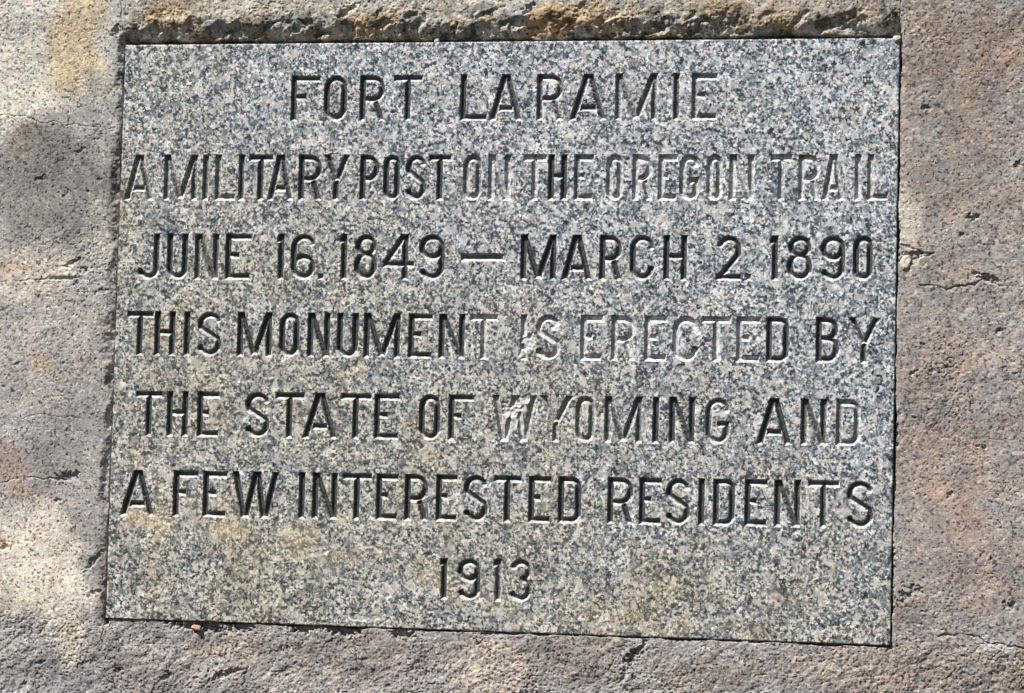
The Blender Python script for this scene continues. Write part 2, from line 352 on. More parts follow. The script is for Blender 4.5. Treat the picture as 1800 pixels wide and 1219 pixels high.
ROUGH = [
    (-671.6, 543.6, 60, 0.9),
    (-750.1, 876.1, 120, -0.25),
    (-666.7, 162.2, 80, -0.35),
    (-710.6, 90.5, 110, -0.4),
    (634.9, 671.1, 40, -0.7),
    (625.9, 721.6, 40, -0.5),
    (627.9, 587.1, 40, -0.4),
    (654.3, 478.5, 60, -0.3),
    (-216.4, 933.7, 120, 0.2),
    (699.2, 780.4, 150, -0.1),
]
HOLES = [
    (-669.1, 727.1, 9.7, 3.5, 30, 2.6),
    (-733.2, 682.2, 10.6, 5.3, 20, 2.6),
    (-634.6, 680.5, 6.2, 5.3, 0, 2.6),
    (-689.7, 525.6, 23.0, 3.5, 5, 3.9000000000000004),
    (-676.6, 550.7, 14.2, 5.3, 35, 3.25),
    (-657.5, 539.3, 10.6, 6.2, 0, 3.25),
    (-666.0, 516.9, 6.2, 6.2, 0, 2.6),
    (-625.5, 506.6, 12.4, 4.4, 20, 2.6),
    (-670.6, 216.8, 19.5, 8.8, 10, 5.8500000000000005),
    (-686.0, 179.4, 7.1, 3.5, 0, 2.6),
    (-671.4, 285.8, 10.6, 3.5, -40, 1.625),
    (-622.3, 88.6, 24.8, 5.3, 50, 5.2),
    (-620.4, 37.8, 12.4, 4.4, 20, 4.55),
    (-767.3, 104.7, 8.8, 6.2, 0, 3.25),
    (-579.2, -78.9, 8.8, 4.4, 10, 4),
    (-501.1, -86.4, 14.2, 5.3, 25, 4),
    (-704.4, -72.1, 8.0, 3.5, 30, 3),
    (224.6, -27.4, 23.0, 8.0, 48, 8),
    (-401.4, -78.4, 26.6, 7.1, 15, 4),
    (-117.9, -12.3, 8.0, 5.3, 0, 3),
    (711.2, 627.7, 13.3, 5.3, -5, 5),
    (693.5, 601.7, 4.4, 4.4, 0, 3),
    (733.7, 537.7, 19.5, 6.2, -15, 5),
    (655.5, 401.8, 6.2, 3.5, 0, 3),
    (640.1, 436.6, 4.4, 7.1, 0, 3),
    (673.4, 407.9, 3.5, 3.5, 0, 3),
    (639.7, 789.0, 8.0, 4.4, 0, 4),
    (773.9, 706.4, 6.2, 5.3, 0, 4),
    (748.6, 461.3, 6.2, 4.4, 30, 3),
    (729.0, 291.9, 8.0, 3.5, -10, 3),
    (626.7, 397.2, 8.0, 3.5, 30, 3),
    (682.7, 221.4, 7.1, 4.4, 0, 3),
    (620.0, 566.0, 15.9, 12.4, 0, 6),
    (632.3, 574.5, 14.2, 3.5, -10, 5),
    (619.5, 70.9, 8.8, 12.4, 0, 5),
    (770.1, 63.4, 10.6, 7.1, 0, 3),
    (637.4, 79.7, 8.0, 12.4, 60, 4),
    (-243.7, 942.8, 17.7, 7.1, 35, 5),
    (-171.2, 924.4, 10.6, 4.4, 0, 5),
    (-28.9, 936.0, 26.6, 4.4, 20, 5),
    (41.4, 944.0, 12.4, 5.3, 40, 6),
    (90.3, 917.3, 12.4, 6.2, 40, 8),
    (120.2, 945.7, 12.4, 4.4, 40, 6),
    (20.1, 918.0, 14.2, 5.3, 10, 6),
    (332.4, 914.8, 10.6, 8.8, 40, 7),
    (-306.6, 925.8, 12.4, 5.3, 0, 5),
    (160.0, 916.6, 14.2, 5.3, 25, 6),
    (-81.6, 914.6, 15.9, 5.3, 20, 6),
    (-215.6, 907.2, 12.4, 5.3, 0, 5),
    (-370.3, 922.0, 15.9, 5.3, 20, 5),
    (-480.2, 909.7, 12.4, 4.4, 10, 5),
    (400.7, 901.2, 15.9, 4.4, 10, 5),
    (-499.0, 918.8, 8.8, 5.3, 30, 4),
    (-615.1, 915.5, 8.8, 8.0, 60, 5),
    (-690.0, 659.8, 8.8, 4.4, 40, 1.9500000000000002),
    (-759.7, 391.0, 8.8, 4.4, 30, 1.3),
    (-449.1, -7.3, 47.8, 8.0, -2, 16),
    (-381.2, -7.6, 19.5, 6.2, 0, 12),
    (-224.3, -5.7, 26.6, 8.0, -8, 14),
    (-286.8, -5.2, 23.0, 7.1, 0, 12),
    (-131.2, -6.8, 15.9, 9.7, 0, 14),
    (4.4, -2.2, 17.7, 3.5, 0, 8),
    (134.1, -0.2, 12.4, 3.5, 0, 8),
    (287.7, -1.7, 23.0, 3.5, -3, 10),
    (405.5, -1.7, 12.4, 3.5, 0, 8),
    (596.1, -2.5, 14.2, 5.3, 0, 10),
    (599.1, 528.1, 5.3, 12.4, 0, 8),
    (596.5, 797.7, 4.4, 26.6, 0, 8),
    (600.5, 595.3, 4.4, 35.4, 0, 10),
    (601.7, 310.9, 4.4, 23.0, 0, 8),
    (600.5, 236.0, 4.4, 17.7, 0, 8),
    (600.6, 128.2, 4.4, 26.6, 0, 8),
    (601.6, 62.1, 5.3, 21.2, 0, 10),
]
CRACKS = [
    ([(-1092.5, 787.0), (-803.4, 782.3), (-760.8, 784.0), (-744.3, 773.1), (-713.0, 771.2), (-661.2, 765.7), (-609.6, 761.9)], 1.2, 2),
    ([(-780.6, 203.7), (-743.5, 215.2), (-687.3, 212.9), (-640.5, 206.9)], 1.6, 3),
    ([(-793.0, 519.4), (-736.6, 523.4), (-687.9, 527.4)], 1.3, 1.8),
    ([(633.0, 528.4), (670.1, 523.7), (702.8, 526.5), (731.3, 536.0), (755.9, 527.0), (784.3, 528.1), (905.4, 526.7)], 1.7, 4.5),
    ([(669.4, 16.5), (710.0, 20.4), (738.5, 11.5), (766.9, 3.5), (791.1, 3.5), (871.2, 4.8)], 1.8, 4),
    ([(600.7, 897.6), (599.4, 924.8), (600.7, 950.3), (597.3, 1163.6)], 1.6, 5),
    ([(-601.5, 901.9), (-605.3, 928.9), (-608.5, 965.0), (-616.6, 1191.2)], 1.3, 2),
    ([(601.0, -4.0), (621.2, -36.2), (623.7, -93.6), (626.9, -298.1)], 1.3, 1.5),
    ([(-599.4, -7.1), (-617.0, -55.8), (-618.4, -143.1), (-610.4, -360.0)], 1.3, 1.5),
    ([(-784.5, 303.2), (-719.1, 311.5), (-653.6, 308.3)], 0.9, 1.0),
    ([(620.0, 566.0), (652.9, 572.1), (607.3, 585.3)], 2, 4),
]
PATCHES = [
    (-750.4, 885.1, 168.2, 115.0, 20, (0.503, 0.479, 0.418), 0.85),
    (-685.0, 902.6, 44.2, 97.3, -15, (0.527, 0.392, 0.209), 0.55),
    (-663.9, 839.4, 31.0, 35.4, 0, (0.468, 0.352, 0.195), 0.4),
    (-527.7, 946.0, 53.1, 22.1, 0, (0.527, 0.352, 0.175), 0.5),
    (-785.2, 804.0, 97.3, 24.8, 0, (0.552, 0.515, 0.445), 0.6),
    (-713.9, 668.7, 132.8, 92.9, 0, (0.181, 0.178, 0.162), 0.9),
    (-631.9, 606.3, 31.0, 53.1, 0, (0.352, 0.342, 0.305), 0.7),
    (-764.2, 749.7, 35.4, 26.6, 0, (0.262, 0.205, 0.141), 0.5),
    (-746.4, 534.1, 75.2, 44.2, 10, (0.491, 0.434, 0.361), 0.7),
    (-756.2, 543.0, 53.1, 12.4, 12, (0.402, 0.305, 0.188), 0.5),
    (-704.1, 409.6, 97.3, 106.2, 0, (0.342, 0.319, 0.287), 0.7),
    (-722.1, 391.5, 26.6, 17.7, 0, (0.445, 0.314, 0.188), 0.4),
    (-670.7, 268.1, 79.7, 53.1, 0, (0.246, 0.242, 0.227), 0.8),
    (-767.9, 239.5, 35.4, 26.6, 0, (0.287, 0.202, 0.15), 0.5),
    (-667.1, 171.0, 66.4, 53.1, 0, (0.287, 0.27, 0.254), 0.8),
    (-752.1, 195.5, 44.2, 26.6, 0, (0.352, 0.246, 0.175), 0.5),
    (-720.0, 90.2, 84.1, 84.1, 0, (0.604, 0.539, 0.451), 0.85),
    (-680.0, 21.0, 62.0, 44.2, 0, (0.546, 0.497, 0.423), 0.7),
    (-659.5, -31.0, 26.6, 44.2, 0, (0.552, 0.491, 0.381), 0.7),
    (-762.7, 106.6, 10.6, 10.6, 0, (0.515, 0.305, 0.102), 0.6),
    (-755.1, 31.8, 35.4, 26.6, 0, (0.479, 0.413, 0.314), 0.5),
    (-712.9, -94.3, 132.8, 39.8, 0, (0.223, 0.216, 0.212), 0.85),
    (-602.0, 41.0, 19.5, 62.0, 0, (0.188, 0.162, 0.144), 0.6),
    (-216.7, 942.5, 106.2, 19.5, 0, (0.503, 0.468, 0.392), 0.6),
    (-389.5, 948.9, 115.0, 22.1, 0, (0.491, 0.456, 0.381), 0.6),
    (32.6, 944.1, 106.2, 19.5, 0, (0.491, 0.479, 0.423), 0.6),
    (68.2, 926.2, 53.1, 19.5, 20, (0.515, 0.305, 0.107), 0.55),
    (-207.0, 920.3, 53.1, 15.9, 0, (0.527, 0.332, 0.127), 0.5),
    (155.2, 938.3, 53.1, 22.1, 0, (0.515, 0.352, 0.162), 0.45),
    (404.3, 935.5, 132.8, 22.1, 0, (0.352, 0.296, 0.231), 0.6),
    (259.2, 928.5, 53.1, 22.1, 0, (0.352, 0.328, 0.283), 0.5),
    (421.5, 922.4, 26.6, 12.4, 0, (0.456, 0.305, 0.114), 0.5),
    (618.4, 671.1, 23.0, 97.3, 0, (0.491, 0.44, 0.361), 0.65),
    (611.0, 612.2, 26.6, 53.1, 0, (0.552, 0.497, 0.413), 0.65),
    (689.9, 856.2, 97.3, 70.8, 0, (0.231, 0.175, 0.136), 0.7),
    (746.8, 897.9, 53.1, 35.4, 0, (0.305, 0.231, 0.162), 0.5),
    (647.7, 915.8, 44.2, 31.0, 0, (0.352, 0.296, 0.231), 0.6),
    (700.4, 696.4, 97.3, 79.7, 0, (0.27, 0.216, 0.175), 0.6),
    (666.3, 780.5, 53.1, 35.4, 20, (0.202, 0.138, 0.098), 0.6),
    (732.7, 729.9, 26.6, 26.6, 0, (0.216, 0.202, 0.195), 0.5),
    (734.7, 587.7, 79.7, 53.1, 0, (0.314, 0.27, 0.231), 0.6),
    (686.0, 554.0, 62.0, 22.1, 0, (0.314, 0.262, 0.216), 0.5),
    (736.2, 479.4, 62.0, 44.2, 0, (0.305, 0.287, 0.27), 0.6),
    (679.9, 412.1, 79.7, 62.0, 0, (0.305, 0.231, 0.181), 0.6),
    (754.2, 347.0, 44.2, 106.2, 0, (0.314, 0.287, 0.27), 0.6),
    (656.4, 336.9, 44.2, 23.0, 0, (0.254, 0.231, 0.216), 0.7),
    (698.5, 254.8, 106.2, 79.7, 0, (0.305, 0.223, 0.168), 0.6),
    (667.5, 146.6, 35.4, 35.4, 0, (0.254, 0.223, 0.202), 0.6),
    (732.3, 164.9, 79.7, 62.0, 0, (0.314, 0.235, 0.184), 0.6),
    (676.8, 64.5, 79.7, 26.6, 0, (0.27, 0.231, 0.202), 0.6),
    (741.6, 83.0, 53.1, 35.4, 0, (0.314, 0.242, 0.202), 0.5),
    (742.5, 10.8, 44.2, 8.0, -12, (0.434, 0.434, 0.423), 0.8),
    (710.8, -32.9, 115.0, 35.4, 0, (0.262, 0.209, 0.168), 0.7),
    (661.1, 22.8, 53.1, 22.1, 0, (0.287, 0.254, 0.223), 0.6),
    (638.0, 738.4, 35.4, 53.1, 0, (0.314, 0.287, 0.254), 0.6),
    (628.6, 545.1, 30.1, 26.6, 0, (0.305, 0.279, 0.246), 0.6),
    (637.6, 495.0, 44.2, 35.4, 0, (0.287, 0.266, 0.242), 0.6),
    (751.8, 529.5, 53.1, 53.1, 0, (0.323, 0.296, 0.275), 0.5),
    (771.8, 240.0, 35.4, 106.2, 0, (0.332, 0.296, 0.275), 0.5),
    (-355.9, -89.6, 194.7, 23.0, 0, (0.305, 0.279, 0.254), 0.5),
    (-64.7, -27.5, 141.6, 21.2, 0, (0.246, 0.22, 0.198), 0.5),
    (14.6, -58.6, 62.0, 53.1, -20, (0.392, 0.342, 0.287), 0.75),
    (-402.7, -39.5, 62.0, 31.0, 0, (0.342, 0.287, 0.238), 0.6),
    (530.8, -39.5, 97.3, 39.8, 0, (0.287, 0.238, 0.195), 0.6),
    (-205.5, -41.1, 106.2, 35.4, 0, (0.209, 0.181, 0.162), 0.55),
    (126.2, -29.2, 79.7, 39.8, 0, (0.209, 0.178, 0.156), 0.55),
    (-528.8, -78.7, 70.8, 35.4, 0, (0.195, 0.175, 0.162), 0.55),
    (339.4, -55.0, 79.7, 26.6, 0, (0.216, 0.175, 0.144), 0.5),
]
SCARS = [
    (28.9, 332.2, 17.7, 13.3, 0, 2.6, 0.7),
    (49.4, 349.7, 9.7, 7.1, 0, 2.0, 0.6),
    (35.4, 315.2, 7.1, 8.8, 0, 1.8, 0.5),
    (54.1, 437.3, 14.2, 12.4, -40, 2.8, 0.65),
    (43.3, 418.2, 6.2, 8.0, 0, 1.8, 0.6),
    (92.8, 457.5, 7.1, 4.4, 0, 1, 0.9),
    (305.2, 455.8, 8.0, 5.3, 0, 1, 0.9),
    (-251.0, 112.3, 9.7, 4.4, 25, 1.0, 0.9),
    (-267.9, 107.5, 15.9, 4.4, 10, 0.4, 0.5),
    (595.8, 894.3, 10.6, 5.3, 0, 2.5, 0.6),
    (-189.3, 12.7, 35.4, 7.1, 0, 1.0, 0.3),
    (193.8, 14.4, 44.2, 5.3, 0, 0.5, 0.25),
    (-172.2, 896.2, 8.0, 6.2, 0, 3, 0.1),
    (102.2, 893.7, 6.2, 6.2, 0, 3, 0.1),
    (234.1, 892.5, 7.1, 5.3, 0, 3, 0.1),
    (-272.6, 408.6, 0.9, 0.9, 0, 0, 0.0),
]
STREAKS = [
    ([(-564.8, 160.4), (-390.6, 143.1), (-209.7, 100.6), (38.2, 35.5)], 30, 1.0),
    ([(-474.2, 193.3), (-228.0, 117.3), (-50.3, 83.8)], 20, 0.7),
    ([(-263.4, 107.6), (-192.7, 126.9)], 10, 0.8),
    ([(-4.9, 21.3), (295.6, 22.9), (463.5, 16.1)], 22, 0.4),
    ([(-362.0, 379.3), (-273.9, 450.5)], 10, 0.4),
    ([(-13.8, 358.9), (31.0, 316.8)], 12, 0.4),
    ([(-401.2, 466.5), (-308.3, 397.6)], 30, 0.35),
    ([(234.5, 876.9), (174.8, 842.8)], 14, 0.35),
    ([(-568.7, 270.2), (-498.9, 114.0)], 30, 0.45),
]


xs = axis(-1350, 1350, -850, 832, 0.95, (-W2, W2), 0.55, 16)
zs = axis(-620, 1500, -165, 1010, 0.95, (0.0, H), 0.55, 16)
GX, GZ = np.meshgrid(xs, zs)                              # rows = z
need = ~((np.abs(GX) < W2-20) & (GZ > 20) & (GZ < H-20))
hh = np.full(GX.shape, -30.0); hh[need] = wall_height(GX[need], GZ[need])[0]
colr = np.zeros(GX.shape + (3,)); colr[need] = wall_colour(GX[need], GZ[need])
ny, nx = GX.shape
idx = np.arange(nx*ny).reshape(ny, nx)
co = np.stack([GX, -hh, GZ], -1).reshape(-1, 3)
q = np.stack([idx[:-1, :-1], idx[:-1, 1:], idx[1:, 1:], idx[1:, :-1]], -1).reshape(-1, 4)
cxm = ((GX[:-1, :-1]+GX[:-1, 1:])*.5).ravel(); czm = ((GZ[:-1, :-1]+GZ[1:, :-1])*.5).ravel()
keep = ~((cxm > -W2+14) & (cxm < W2-14) & (czm > 14) & (czm < H-14))
colf = colr.reshape(-1, 3)

wall = empty('stone_wall', (0, 0, -0.62))
tag(wall, 'weathered grey and reddish sandstone wall that frames the granite plaque', 'wall')
DEPTH = 260.0
def stone(sel, label, x0, x1, z0, z1):
    c_, f_, ex, used = sub_mesh(np.nonzero(sel & keep)[0], q, co, {'c': colf})
    n0 = len(c_)
    # body of the stone behind its face
    body = np.array([(x, y, z) for y in (34.0, DEPTH) for (x, z) in ((x0, z0), (x1, z0), (x1, z1), (x0, z1))], float)
    bf = np.array([(4, 7, 6, 5), (0, 4, 5, 1), (1, 5, 6, 2), (2, 6, 7, 3), (3, 7, 4, 0), (0, 1, 2, 3)]) + n0
    # skirts from the relief back to the body, along the outer rim of the wall
    rim_c, rim_f = [], []
    lut = {int(u): k for k, u in enumerate(used)}
    def skirt(ids):
        ids = [int(i) for i in ids if int(i) in lut]
        base = n0 + 8 + len(rim_c)
        for i in ids:
            v = co[i]; rim_c.append((v[0], 40.0, v[2]))
        for k in range(len(ids)-1):
            rim_f.append((lut[ids[k]], lut[ids[k+1]], base+k+1, base+k))
    for ids in (idx[0, :], idx[-1, :], idx[:, 0], idx[:, -1]): skirt(ids)
    allc = np.vstack([c_, body] + ([np.array(rim_c)] if rim_c else []))
    allf = np.vstack([f_, bf] + ([np.array(rim_f)] if rim_f else []))
    cc = np.vstack([ex['c'], np.tile(np.array((.24, .22, .2)), (len(allc)-n0, 1))])
    o = mesh_obj('stone_block', allc - np.array((0, 0, -620.0)), allf, SANDSTONE, wall, colors=cc)
    if label: tag(o, label)
    return o
stone(cxm < -W2, 'pale grey block with cream stains left of the plaque', -1350, -W2-.5, -620, 1500)
stone(cxm > W2, 'reddish brown block right of the plaque', W2+.5, 1350, -620, 1500)
stone((cxm >= -W2) & (cxm <= W2) & (czm > H/2), 'lintel block with ochre lichen above the plaque', -W2+.5, W2-.5, H+.5, 1500)
stone((cxm >= -W2) & (cxm <= W2) & (czm <= H/2), 'coarse dark block under the plaque', -W2+.5, W2-.5, -620, -.5)

# ------------------------------------------------------------------ the inscription
# (character, left, right, foot, head in mm on the plaque, how much black paint is left)
LINES = [
    ('FORT LARAMIE', [
        ('F', -329.2, -281.8, 771.8, 843.4, 0.9), ('O', -276.8, -238.7, 771.8, 843.4, 0.9), ('R', -219.7, -177.8, 771.8, 843.4, 0.85), ('T', -166.8, -120.2, 771.8, 843.3, 0.9),
        ('L', -61.9, -19.7, 771.8, 843.3, 0.85), ('A', -17.1, 35.7, 771.8, 843.3, 0.75), ('R', 56.5, 99.3, 771.8, 843.2, 0.65), ('A', 107.0, 165.0, 771.9, 843.2, 0.75),
        ('M', 176.5, 241.8, 771.9, 843.1, 0.55), ('I', 263.7, 276.1, 771.9, 843.1, 0.7), ('E', 292.3, 332.2, 771.9, 843.1, 0.5),
    ]),
    ('A MILITARY POST ON THE OREGON TRAIL', [
        ('A', -593.9, -545.4, 648.5, 720.7, 0.55), ('M', -529.9, -474.6, 648.7, 720.7, 0.55), ('I', -468.5, -455.2, 648.8, 720.7, 0.6), ('L', -447.0, -413.4, 648.9, 720.7, 0.5),
        ('I', -410.4, -397.2, 648.9, 720.7, 0.65), ('T', -393.1, -353.6, 649.0, 720.7, 0.85), ('A', -362.7, -320.3, 649.1, 720.7, 0.65), ('R', -313.3, -274.1, 649.2, 720.6, 0.85),
        ('Y', -276.1, -229.0, 649.3, 720.6, 0.75), ('P', -216.1, -184.2, 649.5, 720.6, 1), ('O', -179.2, -151.4, 649.6, 720.6, 0.8), ('S', -145.1, -110.3, 649.7, 720.6, 0.8),
        ('T', -107.9, -72.4, 649.8, 720.6, 0.9), ('O', -54.7, -24.3, 649.9, 720.6, 0.5), ('N', -15.5, 20.6, 650.0, 720.5, 0.1), ('T', 38.2, 75.1, 650.2, 720.5, 0.12),
        ('H', 77.0, 107.1, 650.3, 720.5, 0.95), ('E', 116.7, 147.6, 650.4, 720.5, 0.5), ('O', 165.9, 192.4, 650.5, 720.5, 0.12), ('R', 205.2, 237.7, 650.6, 720.5, 0.15),
        ('E', 244.4, 274.5, 650.7, 720.5, 0.2), ('G', 276.8, 307.2, 650.8, 720.5, 0.2), ('O', 316.7, 342.2, 650.9, 720.4, 0.15), ('N', 351.1, 389.9, 651.0, 720.4, 0.1),
        ('T', 412.8, 445.6, 651.2, 720.4, 0.2), ('R', 454.0, 488.6, 651.3, 720.4, 0.15), ('A', 488.6, 523.9, 651.4, 720.4, 0.4), ('I', 536.9, 548.0, 651.5, 720.4, 0.1),
        ('L', 555.4, 586.8, 651.6, 720.4, 0.2),
    ]),
    ('JUNE 16. 1849 - MARCH 2. 1890', [
        ('J', -568.8, -531.8, 525.0, 597.3, 0.75), ('U', -520.9, -485.7, 525.3, 597.4, 0.9), ('N', -475.9, -435.8, 525.6, 597.5, 0.65), ('E', -426.6, -384.1, 526.0, 597.6, 0.9),
        ('1', -343.7, -331.2, 526.4, 597.8, 0.85), ('6', -321.9, -281.4, 526.7, 597.9, 0.85), ('.', -277.8, -267.7, 526.9, 537.4, 0.6), ('1', -244.4, -231.4, 527.1, 598.0, 0.9),
        ('8', -221.8, -184.0, 527.3, 598.1, 0.9), ('4', -176.1, -125.8, 527.7, 598.2, 0.95), ('9', -120.3, -78.5, 528.0, 598.3, 0.95), ('-', -54.4, 13.0, 557.3, 569.6, 0.6),
        ('M', 37.4, 93.6, 529.1, 598.7, 1), ('A', 100.3, 148.5, 529.5, 598.8, 1), ('R', 158.1, 194.5, 529.9, 598.9, 0.9), ('C', 204.1, 241.9, 530.2, 599.0, 0.85),
        ('H', 254.7, 291.7, 530.5, 599.1, 0.95), ('2', 333.3, 372.9, 531.0, 599.3, 0.95), ('.', 378.2, 387.9, 531.2, 541.7, 0.25), ('1', 414.2, 427.7, 531.5, 599.4, 0.85),
        ('8', 438.5, 478.0, 531.7, 599.5, 0.9), ('9', 487.9, 526.3, 532.1, 599.6, 0.85), ('0', 536.1, 567.0, 532.4, 599.7, 0.9),
    ]),
    ('THIS MONUMENT IS ERECTED BY', [
        ('T', -582.0, -537.9, 406.6, 476.1, 0.95), ('H', -536.8, -502.1, 406.8, 476.2, 0.95), ('I', -490.2, -477.2, 406.9, 476.3, 0.95), ('S', -468.4, -427.3, 407.0, 476.4, 0.95),
        ('M', -403.4, -346.9, 407.3, 476.5, 0.95), ('O', -336.4, -303.1, 407.5, 476.7, 0.95), ('N', -291.7, -254.7, 407.6, 476.8, 0.95), ('U', -245.1, -210.3, 407.8, 476.9, 0.95),
        ('M', -202.9, -144.5, 408.0, 477.0, 0.95), ('E', -133.1, -94.3, 408.2, 477.2, 0.95), ('N', -85.8, -43.9, 408.3, 477.3, 0.85), ('T', -37.5, 6.4, 408.5, 477.4, 0.12),
        ('I', 40.4, 52.0, 408.7, 477.5, 0.1), ('S', 63.1, 102.9, 408.9, 477.6, 0.25), ('E', 132.1, 166.7, 409.1, 477.8, 0.15), ('R', 179.1, 217.3, 409.3, 477.9, 0.12),
        ('E', 228.8, 264.3, 409.4, 478.0, 0.12), ('C', 271.1, 311.3, 409.6, 478.1, 0.12), ('T', 314.1, 359.3, 409.7, 478.2, 0.1), ('E', 366.3, 403.4, 409.9, 478.3, 0.2),
        ('D', 410.5, 446.0, 410.0, 478.4, 0.8), ('B', 483.6, 519.7, 410.3, 478.6, 0.9), ('Y', 527.7, 581.9, 410.5, 478.8, 0.75),
    ]),
    ('THE STATE OF WYOMING AND', [
        ('T', -563.2, -518.8, 281.6, 352.5, 0.9), ('H', -512.5, -477.0, 281.9, 352.7, 0.85), ('E', -463.6, -427.1, 282.2, 353.0, 0.9), ('S', -387.8, -346.4, 282.7, 353.4, 0.9),
        ('T', -339.5, -292.3, 283.1, 353.7, 0.95), ('A', -295.8, -239.0, 283.4, 353.9, 0.95), ('T', -236.0, -186.8, 283.8, 354.2, 0.95), ('E', -182.9, -142.6, 284.1, 354.5, 0.95),
        ('O', -113.1, -78.6, 284.6, 354.8, 0.85), ('F', -67.4, -27.4, 284.9, 355.1, 0.8), ('W', -1.1, 70.6, 285.5, 355.5, 0.12), ('Y', 69.2, 127.4, 285.9, 355.9, 0.5),
        ('O', 127.4, 158.0, 286.2, 356.1, 0.5), ('M', 171.4, 229.6, 286.6, 356.4, 0.6), ('I', 243.4, 255.2, 286.9, 356.7, 0.95), ('N', 268.5, 308.5, 287.2, 356.9, 0.85),
        ('G', 322.8, 359.9, 287.6, 357.2, 0.65), ('A', 398.3, 452.3, 288.2, 357.6, 0.95), ('N', 463.9, 503.3, 288.6, 358.0, 0.7), ('D', 515.7, 552.2, 288.9, 358.2, 0.5),
    ]),
    ('A FEW INTERESTED RESIDENTS', [
        ('A', -583.8, -526.2, 158.1, 229.7, 1), ('F', -498.0, -457.4, 158.8, 230.3, 1), ('E', -450.3, -411.1, 159.3, 230.7, 1), ('W', -404.8, -327.7, 159.9, 231.2, 1),
        ('I', -299.0, -285.7, 160.6, 231.8, 1), ('N', -276.5, -235.9, 160.9, 232.1, 1), ('T', -229.4, -182.5, 161.4, 232.6, 1), ('E', -176.5, -141.1, 161.9, 232.9, 1),
        ('R', -132.0, -93.4, 162.3, 233.3, 1), ('E', -83.4, -49.1, 162.7, 233.7, 1), ('S', -42.0, -1.8, 163.2, 234.1, 1), ('T', 5.0, 49.1, 163.6, 234.5, 1),
        ('E', 58.8, 94.2, 164.1, 234.9, 1), ('D', 103.8, 140.4, 164.5, 235.3, 0.95), ('R', 178.6, 219.9, 165.3, 235.9, 0.9), ('E', 226.2, 261.2, 165.7, 236.3, 0.95),
        ('S', 265.4, 304.1, 166.1, 236.6, 0.9), ('I', 314.4, 326.1, 166.4, 236.9, 0.95), ('D', 336.6, 370.7, 166.7, 237.2, 0.8), ('E', 383.4, 418.3, 167.2, 237.6, 0.9),
        ('N', 427.2, 467.2, 167.6, 238.0, 0.75), ('T', 476.4, 523.3, 168.1, 238.4, 0.7), ('S', 531.8, 573.5, 168.6, 238.8, 0.85),
    ]),
    ('1913', [
        ('1', -73.8, -61.4, 45.2, 108.0, 0.85), ('9', -47.5, -10.3, 45.1, 108.7, 0.9), ('1', 8.6, 21.7, 45.0, 109.4, 0.6), ('3', 31.0, 68.9, 45.0, 110.0, 0.65),
    ]),
]


S = 5.4                                                   # half width of a cut stroke
def arc(cx, cy, rx, ry, a0, a1, n=16):
    return [(cx+rx*math.cos(math.radians(a0+(a1-a0)*k/n)), cy+ry*math.sin(math.radians(a0+(a1-a0)*k/n))) for k in range(n+1)]

